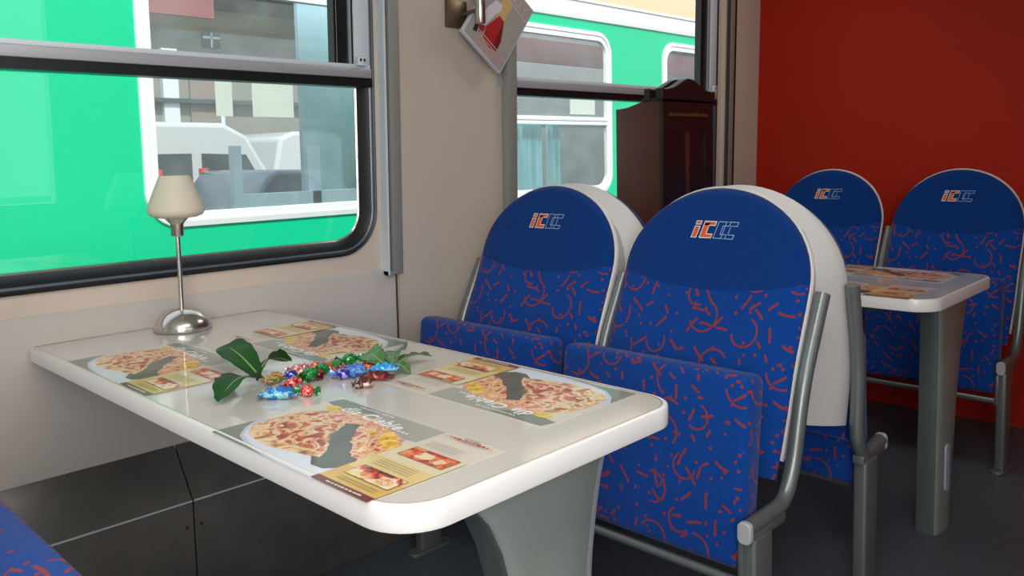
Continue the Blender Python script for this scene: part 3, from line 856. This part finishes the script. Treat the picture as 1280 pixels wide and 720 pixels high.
candy('twist', 'green', .896, 1.368, .026, .0115, 1.2, 'green wrapped sweet with pale twisted end, third green one from the left', 'pink')
candy('twist', 'green', .944, 1.392, .028, .0115, -.2, 'green wrapped sweet at the back of the row', 'green')
candy('twist', 'green', .973, 1.366, .026, .0105, .9, 'green and orange wrapped sweet behind the sky blue one', 'orange')
candy('twist', 'navy', .874, 1.312, .024, .0100, -.75, 'navy blue wrapped sweet in the middle of the row', 'pale')
candy('pack', 'pale', .905, 1.318, .040, .017, -.6, 'pale blue patterned sweet right of the navy one')
candy('pack', 'sky', .934, 1.264, .040, .013, -.95, 'bright sky blue wrapped sweet at the right end', None, .010)
candy('pack', 'maroon', .912, 1.258, .046, .012, -.85, 'maroon and gold wrapped sweet under the sky blue one')
candy('pack', 'brown', .864, 1.236, .028, .0125, -.5, 'brown square wrapped sweet lying alone in front of the row')
candy('twist', 'orange', .934, 1.318, .020, .0075, .9, 'small orange red sweet between the two blue ones')
candy('twist', 'pink', .842, 1.420, .022, .0085, .2, 'pink and white wrapped sweet behind the large green one')
candy('twist', 'orange', .876, 1.408, .022, .0085, .1, 'orange pink wrapped sweet behind the round green one', 'pink')

LEAF = base('leaf_dark_green', rgb(18, 70, 18), .5, spec=.25, noise=.3, nscale=40, bump=.1, bscale=150, coat=.04)
LEAF2 = base('leaf_pale_green', rgb(66, 110, 56), .22, noise=.4, nscale=60, bump=.15, bscale=150, coat=.3)
VEIN = base('leaf_vein', rgb(130, 160, 100), .4)
def leaf(parent, p0, p1, width, arch_h, mat, roll=0, serr=.12):
    """a leaf blade from stalk p0 to tip p1 with a raised midrib"""
    p0 = Vector(p0); p1 = Vector(p1); d = p1 - p0; L = d.length; d.normalize()
    side = d.cross(Vector((0, 0, 1))).normalized(); up = side.cross(d).normalized()
    side = side * math.cos(roll) + up * math.sin(roll); up = side.cross(d).normalized()
    m = MB(); rows = []; n = 20; mcount = 8
    for i in range(n + 1):
        q = i / n
        w = width * (math.sin(PI * min(1, q * .93 + .05)) ** .75) * (1 + serr * math.sin(q * 34)) * (1 if q < .98 else .4)
        if q < .04: w = width * .12
        row = []
        for j in range(mcount + 1):
            v = -1 + 2 * j / mcount
            h = arch_h * math.sin(PI * q) + abs(v) ** 1.4 * w * .28 + .002 * math.sin(q * 16 + v * 3) * abs(v)
            row.append(p0 + d * (q * L) + side * (v * w) + up * h)
        rows.append(row)
    m.loft(rows, mat, False)
    o = m.build('leaf', parent, angle=80)
    vm = MB(); vm.tube([p0 + d * (i / 10 * L * .97) + up * (arch_h * math.sin(PI * i / 10) + .0008) for i in range(11)], [.0018 * (1 - .8 * i / 10) for i in range(11)], VEIN, 6)
    vm.build('leaf_vein', o)
    sm = o.modifiers.new('Solid', 'SOLIDIFY'); sm.thickness = .0006
    return o
sp = thing('leaf_sprig', 'sprig of three dark green glossy leaves left of the sweets', 'leaves', (.757, 1.41, TZ))
leaf(sp, (0, .0, .012), (.022, .195, .034), .029, .022, LEAF, roll=.35, serr=.03)
leaf(sp, (-.010, -.010, .012), (-.122, -.082, .008), .034, .018, LEAF, roll=-.1, serr=.08)
leaf(sp, (.004, .010, .012), (.085, .030, .020), .026, .020, LEAF, roll=.55, serr=.06)
st = MB(); st.tube([(-.012, -.012, .010), (0, 0, .0105), (.02, -.01, .006), (.045, -.018, .003)], .0022, LEAF, 8); st.build('stalk', sp)
sp = thing('leaf_sprig', 'sprig of pale shiny green leaves at the right end of the sweets', 'leaves', (.965, 1.30, TZ))
leaf(sp, (.0, .010, .012), (.015, .088, .016), .024, .010, LEAF2, roll=.5)
leaf(sp, (.012, -.004, .010), (.095, .062, .014), .026, .012, LEAF2, roll=.45)
leaf(sp, (.018, -.010, .010), (.108, -.010, .008), .018, .010, LEAF2, roll=.2)
leaf(sp, (.004, -.012, .010), (.012, -.060, .001), .014, .008, LEAF2)
st = MB(); st.tube([(-.045, .015, .003), (0, .0, .010), (.018, -.010, .010)], .0022, LEAF2, 8); st.build('stalk', sp)

# ------------------------------------------------------------------ wall lamp and hanging booklet
wl = thing('wall_spot_lamp', 'small metal wall lamp with square bronze plate and upright tube, top centre', 'lamp', (1.88, W - .02, 1.652))
yw = .0
b = MB(); b.box(-.043, .043, -.022, .0065, -.045, .043, BRASS, bev=.003); b.build('mounting_plate', wl)
b = MB(); b.tube([(.01, -.02, -.005), (.012, -.105, .004)], .006, BRASS, 10); b.build('arm', wl)
b = MB(); b.tube([(.013, -.116, -.042), (.013, -.116, -.038), (.013, -.116, .085), (.013, -.116, .089)], [.0145, .0165, .0165, .0145], CHROME, 20); b.build('lamp_tube', wl, angle=50)

BK_G = base('cover_grey', rgb(160, 156, 152), .4, noise=.03)
BK_R = base('cover_red', rgb(170, 16, 24), .4, noise=.1)
BK_RD = base('cover_dark_red', rgb(110, 10, 18), .4)
BK_W = base('cover_white', rgb(214, 206, 218), .4)
BK_S = base('cover_skin', rgb(206, 168, 110), .4, noise=.15, nscale=60)
BK_K = base('cover_black', rgb(28, 22, 24), .4)
BK_P = base('cover_pink', rgb(206, 160, 156), .4)
BK_E = base('booklet_edge', rgb(196, 200, 214), .5)
def booklet():
    t = thing('magazine', 'magazine with red skirted figure on grey cover, hanging tilted by the wall lamp', 'magazine', (2.03, W - .085, 1.640))
    ang = math.atan2(.79, .61) - PI / 2
    t.rotation_euler = (0, ang * -1, 0)
    w, h = .106, .143
    b = MB(); b.box(-w, w, 0, .016, -h, h, BK_E, bev=.0015); b.build('pages', t)
    c = MB(); lv = [0]
    def put(pts, mat):
        lv[0] += 1; c.flat(pts, lambda p: (p[0], -.0006 - lv[0] * .00012, p[1]), mat)
    put([(-w + .005, -h + .005), (w - .005, -h + .005), (w - .005, h - .005), (-w + .005, h - .005)], BK_G)
    # figure: black hair, face, white cape, red skirt
    put([(-.03, .06), (-.06, .075), (-.075, .105), (-.05, .108), (-.02, .09)], BK_K)
    put([(-.075, .02), (-.05, .05), (-.06, .07), (-.085, .05)], BK_K)
    put(blob(-.005, .062, .026, .030, seed=2, j=.05), BK_S)
    put([(-.02, .035), (.012, .04), (.022, .005), (.0, -.012), (-.02, .0)], BK_S)
    put([(-.02, .05), (-.05, .045), (-.066, .0), (-.075, -.05), (-.062, -.075), (-.04, -.06), (-.026, .0), (-.012, .03)], BK_W)
    put([(-.010, .012), (.018, .010), (.046, -.055), (.048, -.095), (.015, -.108), (-.025, -.10), (-.036, -.06)], BK_R)
    put([(.016, .012), (.046, -.055), (.048, -.095), (.026, -.106)], BK_RD)
    put([(-.062, -.075), (-.04, -.06), (-.034, -.08), (-.05, -.098)], BK_R)
    put([(-.078, -.08), (-.062, -.075), (-.058, -.105), (-.075, -.11)], BK_K)
    for k in range(5): put([(-.055, -.088 - k * .011), (.09, -.088 - k * .011), (.09, -.0915 - k * .011), (-.055, -.0915 - k * .011)], BK_P)
    vs, fs = text_polys('MODY', .062, .0008)
    c.add([(-.090 + x * .90, -.0022, .088 + y * .95) for x, y in vs], fs, BK_P, False)
    put([(-w + .008, .080), (w - .008, .080), (w - .008, .083), (-w + .008, .083)], BK_W)
    o = c.build('front_cover', t); o['label'] = 'grey cover with red skirted figure and pink title letters'
    b = MB(); b.tube([(-.012, .012, h - .01), (-.06, .03, h + .03), (-.10, .05, h + .02)], .001, BK_K, 6)
    b.build('hanging_cord', t)
booklet()

# ------------------------------------------------------------------ dark wooden cabinet on the far table
cb = thing('wooden_cabinet', 'dark mahogany display cabinet with arched top standing by the far window', 'cabinet', (2.61, 1.775, TZ - .0008))
def cab():
    wd, dp = .345, .215
    m = MB()
    side = [(.016, 0), (dp, 0), (dp, .578), (.165, .582), (.125, .592), (.085, .603), (.05, .606), (.016, .606)]
    for x0 in (0, wd - .018):
        b = MB(); b.prism(side, lambda p: (x0, p[0], p[1]), lambda p: (x0 + .018, p[0], p[1]), WOOD); b.build('side_panel', cb)
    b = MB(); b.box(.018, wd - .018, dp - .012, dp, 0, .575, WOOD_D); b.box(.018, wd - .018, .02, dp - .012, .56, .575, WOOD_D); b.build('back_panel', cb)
    b = MB(); b.box(.018, wd - .018, .02, dp - .012, 0, .02, WOOD); b.build('base_board', cb)
    # pediment
    pts = [(-.012, .605), (wd + .006, .605)]
    top = []
    for k in range(25):
        q = k / 24; x = -.012 + (wd + .018) * q
        c = math.exp(-((q - .5) / .24) ** 2); e = .642 + .046 * c + (.004 if q in (0, 1) else .0)
        top.append((x, e))
    pts = pts + top[::-1]
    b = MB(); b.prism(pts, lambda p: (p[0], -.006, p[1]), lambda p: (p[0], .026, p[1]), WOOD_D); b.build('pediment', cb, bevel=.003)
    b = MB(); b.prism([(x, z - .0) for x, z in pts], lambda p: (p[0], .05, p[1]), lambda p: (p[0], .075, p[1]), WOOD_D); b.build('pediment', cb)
    b = MB(); b.box(-.006, wd + .004, 0, .09, .600, .612, WOOD_D); b.build('cornice', cb)
    # door with fielded glass
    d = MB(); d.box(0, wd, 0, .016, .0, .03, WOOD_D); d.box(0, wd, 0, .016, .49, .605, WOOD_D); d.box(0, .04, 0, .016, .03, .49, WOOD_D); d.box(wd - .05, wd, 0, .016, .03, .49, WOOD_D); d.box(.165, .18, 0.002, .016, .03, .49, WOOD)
    dr = d.build('door', cb)
    d = MB(); d.box(.04, wd - .05, .008, .012, .03, .49, CABGLASS); d.build('door_glass', dr)
    g = MB(); r = random.Random(4); x = .03
    while x < wd - .05:
        w_ = r.uniform(.006, .014); g.box(x, x + w_, -.0075, -.005, .545, .545 + r.choice((.009, .013, .013)), GOLD); x += w_ + .004
    o = g.build('gold_ornament', dr); o['label'] = 'faded gold ornament line under the arch'
cab()

# ------------------------------------------------------------------ outside
GREEN = base('coach_green_paint', rgb(4, 208, 152), .35, noise=.03, nscale=1.5, coat=.2)
CWHITE = base('coach_white_band', rgb(240, 242, 242), .4, noise=.02)
CROOF = base('coach_roof_beige', rgb(226, 196, 160), .6, noise=.04, nscale=2)
CFRAME = base('coach_window_frame', rgb(236, 240, 244), .45, metal=0, noise=.03)
CDARK = base('coach_inside', rgb(104, 106, 106), .7, noise=.1, nscale=3)
CBROWN = base('coach_inside_ceiling', rgb(150, 134, 124), .7, noise=.1, nscale=3)
CBLUE = base('coach_inside_blue', rgb(112, 138, 152), .5, noise=.08, nscale=5)
CBLUE2 = base('coach_inside_pale_blue', rgb(150, 174, 188), .5, noise=.06, nscale=5)
CRED = base('coach_inside_red', rgb(112, 40, 44), .6, noise=.1, nscale=5)
SHEET = base('paper_pale_green', rgb(250, 252, 240), .6, noise=.01)
CURT = base('curtain_teal', rgb(130, 200, 206), .8, noise=.15, nscale=20)
CGLASS = glass('coach_glass', (.88, .92, .92, 1), 1.2, haze=.17, hazecol=(.55, .66, .68, 1))
ASPH = base('asphalt', rgb(120, 122, 122), .85, noise=.15, nscale=2)
YC0 = 3.6
cw = [(1.445, 2.735), (3.375, 4.665), (5.275, 6.565), (-.455, .835)]
CZ0, CZ1 = .905, 2.005
coach = thing('railway_coach', 'bright green railway coach with white framed windows standing on the next track', 'train', (0, YC0, -1.2))
dz = 1.2
def coach_build():
    bm = bmesh.new()
    def loop(pts):
        vs = [bm.verts.new((x, 0, z + dz)) for x, z in pts]
        return [bm.edges.new((vs[i], vs[(i + 1) % len(vs)])) for i in range(len(vs))]
    es = loop([(-4, -.5), (11, -.5), (11, 2.075), (-4, 2.075)])
    for a, b in cw: es += loop(rrect(a + .01, b - .01, CZ0 + .01, CZ1 - .01, .14))
    bmesh.ops.triangle_fill(bm, edges=es, use_beauty=True)
    MB().bm(bm, GREEN).build('side_panel', coach)
    m = MB(); m.box(-4, 11, -.012, .03, 2.07 + dz, 2.195 + dz, CWHITE, bev=.004); m.box(-4, 11, -.02, .0, 2.185 + dz, 2.2 + dz, CFRAME); m.build('white_band', coach)
    roof = []
    for k in range(13):
        a = PI * k / 12; roof.append((1.36 - 1.37 * math.cos(a), 2.195 + .75 * math.sin(a)))
    m = MB(); m.loft([[(-4, y, z + dz) for y, z in roof], [(11, y, z + dz) for y, z in roof]], CROOF, False); m.build('roof', coach)
    # underframe and wheels
    m = MB(); m.box(-4, 11, .15, 2.55, -.75 + dz, -.45 + dz, CDARK); m.build('underframe', coach)
    for (xw) in (-2.6, 8.4):
        for yw_ in (.45, 2.2):
            m = MB(); m.tube([(xw, yw_, -.78 + dz), (xw, yw_ + .13, -.78 + dz)], .42, CDARK, 28); m.build('wheel', coach)
    # interior
    m = MB()
    m.box(-4, 11, .02, 2.7, .25 + dz, .3 + dz, CDARK); m.build('coach_floor', coach)
    m = MB(); m.box(-4, 11, .03, 2.7, 2.36 + dz, 2.38 + dz, CBROWN); m.build('coach_ceiling', coach)
    m = MB()
    m.box(-4, 2.45, 2.68, 2.72, -.5 + dz, 2.36 + dz, CDARK); m.box(4.6, 11, 2.68, 2.72, -.5 + dz, 2.36 + dz, CDARK); m.box(2.45, 4.6, 2.68, 2.72, -.5 + dz, .8 + dz, CDARK)
    m.build('far_side_wall', coach)
    m = MB(); m.box(2.53, 3.1, .5, .53, .3 + dz, 2.2 + dz, CBLUE); m.build('partition_panel', coach)
    m = MB()
    m.box(1.905, 1.95, .10, .14, .3 + dz, 1.26 + dz, CBLUE2); m.box(1.95, 2.6, .10, .14, .955 + dz, 1.03 + dz, CBLUE2); m.box(2.33, 2.38, .10, .14, .3 + dz, 1.26 + dz, CBLUE2); m.build('seat_bay_frame', coach)
    m = MB(); m.box(1.3, 2.25, .9, .93, 1.98 + dz, 2.12 + dz, CRED); m.box(3.2, 6.8, .35, .38, 1.82 + dz, 1.98 + dz, CRED); m.build('luggage_shelf_edge', coach)
    m = MB(); m.box(3.0, 11, .9, .94, .3 + dz, 2.36 + dz, CDARK); m.box(3.62, 3.80, .2, .24, .3 + dz, 2.3 + dz, CDARK); m.build('corridor_wall', coach)
    for wi, (a, b) in enumerate(cw):
        m = MB()
        def ring(d0, y0, d1, y1, r=.15):
            p = rrect(a + d0, b - d0, CZ0 + d0, CZ1 - d0, r - d0); q = rrect(a + d1, b - d1, CZ0 + d1, CZ1 - d1, r - d1)
            m.loft([[(x, y0, z + dz) for x, z in p], [(x, y1, z + dz) for x, z in q]], CFRAME)
        ring(0, .004, .003, -.012); ring(.003, -.012, .028, -.016); ring(.028, -.016, .033, -.010); ring(.033, -.010, .062, -.010); ring(.062, -.010, .066, .012)
        f = m.build('window_frame', coach)
        m = MB(); m.flat(rrect(a + .05, b - .05, CZ0 + .05, CZ1 - .05, .1), lambda p: (p[0], .006, p[1] + dz), CGLASS); m.build('pane', f)
        if wi in (1, 2):
            m = MB(); m.box(a + .05, b - .05, -.012, .02, 1.378 + dz, 1.402 + dz, CFRAME, bev=.003); m.box(a + .05, b - .05, -.014, .02, 1.405 + dz, 1.432 + dz, CFRAME, bev=.003); m.build('window_rail', f)
    for x0, x1 in ((3.46, 3.72), (3.80, 4.02), (4.10, 4.20), (5.35, 5.6)):
        m = MB(); rows = []
        for z in (.3, 1.39):
            rows.append([(x0 + (x1 - x0) * k / 40, .08 + .02 * math.sin(k * .9) + .008 * math.sin(k * 2.1), z + dz) for k in range(41)])
        m.loft(rows, CURT, False); m.build('curtain', coach, angle=80)
coach_build()
def sheet(x0, x1, z0, z1, lab):
    tag(MB().box(x0, x1, YC0 + .010, YC0 + .013, z0, z1, SHEET).build('paper_sheet'), lab, 'paper', 'paper sheets in the coach windows')
sheet(1.792, 1.872, 1.392, 1.60, 'narrow pale paper sheet in the left coach window')
sheet(1.972, 2.186, 1.392, 1.60, 'wide pale paper sheet in the left coach window, right of the narrow one')
sheet(4.243, 4.50, 1.45, 1.60, 'pale paper sheet behind the upper pane of the second coach window')

VWHITE = base('van_white_paint', rgb(216, 220, 220), .3, noise=.02, coat=.4)
VDARK = base('van_window_dark', rgb(70, 78, 82), .1, noise=.1, coat=.3)
VTYRE = base('tyre_black', rgb(30, 30, 32), .8)
CARBL = base('car_blue_grey', rgb(70, 90, 108), .25, noise=.03, coat=.5)
GZ = -.75
def vehicle(name, label, cat, x0, y0, Lx, Wy, prof, win, body, wheels):
    t = thing(name, label, cat, (x0, y0, GZ))
    b = MB(); b.prism(prof, lambda p: (p[0], 0, p[1]), lambda p: (p[0], Wy, p[1]), body); b.build('body', t, bevel=.06, seg=3)
    for w in win:
        m = MB(); m.prism(w, lambda p: (p[0], -.012, p[1]), lambda p: (p[0], .02, p[1]), VDARK); m.build('side_window', t)
    for xw in wheels:
        for yy in (-.02, Wy - .2):
            m = MB(); m.tube([(xw, yy, .33), (xw, yy + .22, .33)], .33, VTYRE, 24); m.build('wheel', t)
    return t
vehicle('white_van', 'white van with dark side window seen through the left window of the green coach', 'van', 1.2, 9.5, 4.6, 1.9,
        [(0, .35), (4.55, .35), (4.7, .6), (4.66, 1.25), (4.35, 1.5), (3.9, 2.25), (3.6, 2.40), (.15, 2.42), (0, 2.2)],
        [[(3.3, 1.40), (4.22, 1.40), (3.86, 2.02), (3.3, 2.04)], [(2.2, 1.40), (3.18, 1.40), (3.18, 2.04), (2.2, 2.04)]], VWHITE, (.9, 3.8))
vehicle('white_van', 'white box van parked further right beyond the green coach', 'van', 6.75, 12.0, 4.4, 1.9,
        [(0, .35), (4.5, .35), (4.5, 1.2), (4.1, 2.2), (3.9, 2.38), (.5, 2.40), (.25, 2.3), (0, 1.2)],
        [[(3.0, 1.45), (3.9, 1.45), (3.6, 2.08), (3.0, 2.1)]], VWHITE, (.9, 3.6))
vehicle('parked_car', 'dark blue grey car parked in front of the white box van', 'car', 3.75, 7.4, 3.6, 1.6,
        [(0, .3), (3.6, .3), (3.7, .9), (3.5, 1.25), (2.6, 1.36), (2.1, 1.82), (.5, 1.85), (.1, 1.36), (0, .95)],
        [[(.6, 1.32), (2.4, 1.32), (2.02, 1.74), (.6, 1.76)]], CARBL, (.7, 2.9))
for x, lab in ((4.35, 'red marker post beyond the coach, right one'), (3.82, 'red marker post beyond the coach, left one')):
    tag(MB().box(x, x + .09, 9.2, 9.28, GZ, 1.12, base('marker_red', rgb(210, 60, 56), .5), bev=.01).build('marker_post'), lab, 'post', 'red marker posts')
BWALL = base('station_wall', rgb(150, 148, 140), .8, noise=.06, nscale=1)
bld = thing('station_building', 'pale station building with red roof edge far behind the green coach', 'building', (0, 16, GZ))
m = MB(); m.box(2, 16, 0, 4, 0, 4.75, BWALL); m.build('wall', bld)
m = MB(); m.box(1.5, 16.5, -.6, 4.2, 4.75, 5.05, CRED); m.build('roof_edge', bld)
for xw in (4.6, 7.72, 10.6, 13):
    m = MB(); m.box(xw, xw + .36, -.03, .02, 4.18, 4.6, VDARK); wf = m.build('window', bld)
    m = MB(); m.box(xw + .165, xw + .195, -.05, -.02, 4.18, 4.6, CWHITE); m.box(xw, xw + .36, -.05, -.02, 4.36, 4.40, CWHITE); m.build('glazing_bar', wf)
m = MB(); m.box(6.85, 7.15, -.12, .02, 0, 4.1, CFRAME); m.build('pilaster', bld)
m = MB(); m.box(7.4, 8.0, -.06, .02, 0, 3.95, CBROWN); m.box(8.0, 8.08, -.08, .02, 0, 3.95, CFRAME); m.build('door', bld)
m = MB(); m.box(2, 16, -.2, .0, 3.08, 3.16, VDARK); m.build('ledge', bld)
struct(MB().box(-30, 40, 6.7, 60, GZ - .1, GZ, ASPH).build('ground'))
struct(MB().box(-30, 40, -30, 6.7, GZ - .7, GZ - .6, ASPH).build('ground_track'))

# ------------------------------------------------------------------ light
wd = bpy.data.worlds.new('sky'); scn.world = wd; wd.use_nodes = True
bg = wd.node_tree.nodes['Background']; bg.inputs['Color'].default_value = (.82, .91, 1, 1); bg.inputs['Strength'].default_value = 1.25
def sun(d, strength, ang):
    l = bpy.data.lights.new('sun', 'SUN'); l.energy = strength; l.angle = math.radians(ang); l.color = (1, .96, .9)
    o = bpy.data.objects.new('sun', l); COL.objects.link(o); o.rotation_euler = Vector(d).to_track_quat('-Z', 'Y').to_euler()
sun((.2, .85, -1.0), 3.8, 1.5)
def area(name, loc, d, sx, sy, e, col=(1, 1, 1)):
    l = bpy.data.lights.new(name, 'AREA'); l.shape = 'RECTANGLE'; l.size = sx; l.size_y = sy; l.energy = e; l.color = col
    o = bpy.data.objects.new(name, l); COL.objects.link(o); o.location = loc; o.rotation_euler = Vector(d).to_track_quat('-Z', 'Y').to_euler()
    return o
area('ceiling_lamp', (.2, .2, 2.26), (0, 0, -1), 1.6, .3, 20, (1, .96, .9))  # unseen fill light added under the ceiling to brighten the interior
area('ceiling_lamp', (2.9, 1.35, 2.26), (-.15, .35, -1), .8, .3, 5, (1, .96, .9))  # second unseen fill, added to lift the far window and its wall
area('window_light', (-.8, YA - .12, 1.45), (.6, 1, -.1), 1.3, 1.1, 52, (1, .98, .95))  # area light added outside the aisle opening as extra daylight fill
area('coach_lamp', (3.2, YC0 + .35, 2.3), (0, .15, -1), 6.5, .3, 110, (1, 1, 1))  # fill light added inside the coach to brighten what its windows show

scn.view_settings.view_transform = 'Standard'
scn.view_settings.look = 'None'
scn.view_settings.exposure = 0.0
scn.cycles.use_denoising = True
scn.cycles.max_bounces = 10; scn.cycles.transparent_max_bounces = 16
scn.cycles.caustics_reflective = False; scn.cycles.caustics_refractive = False
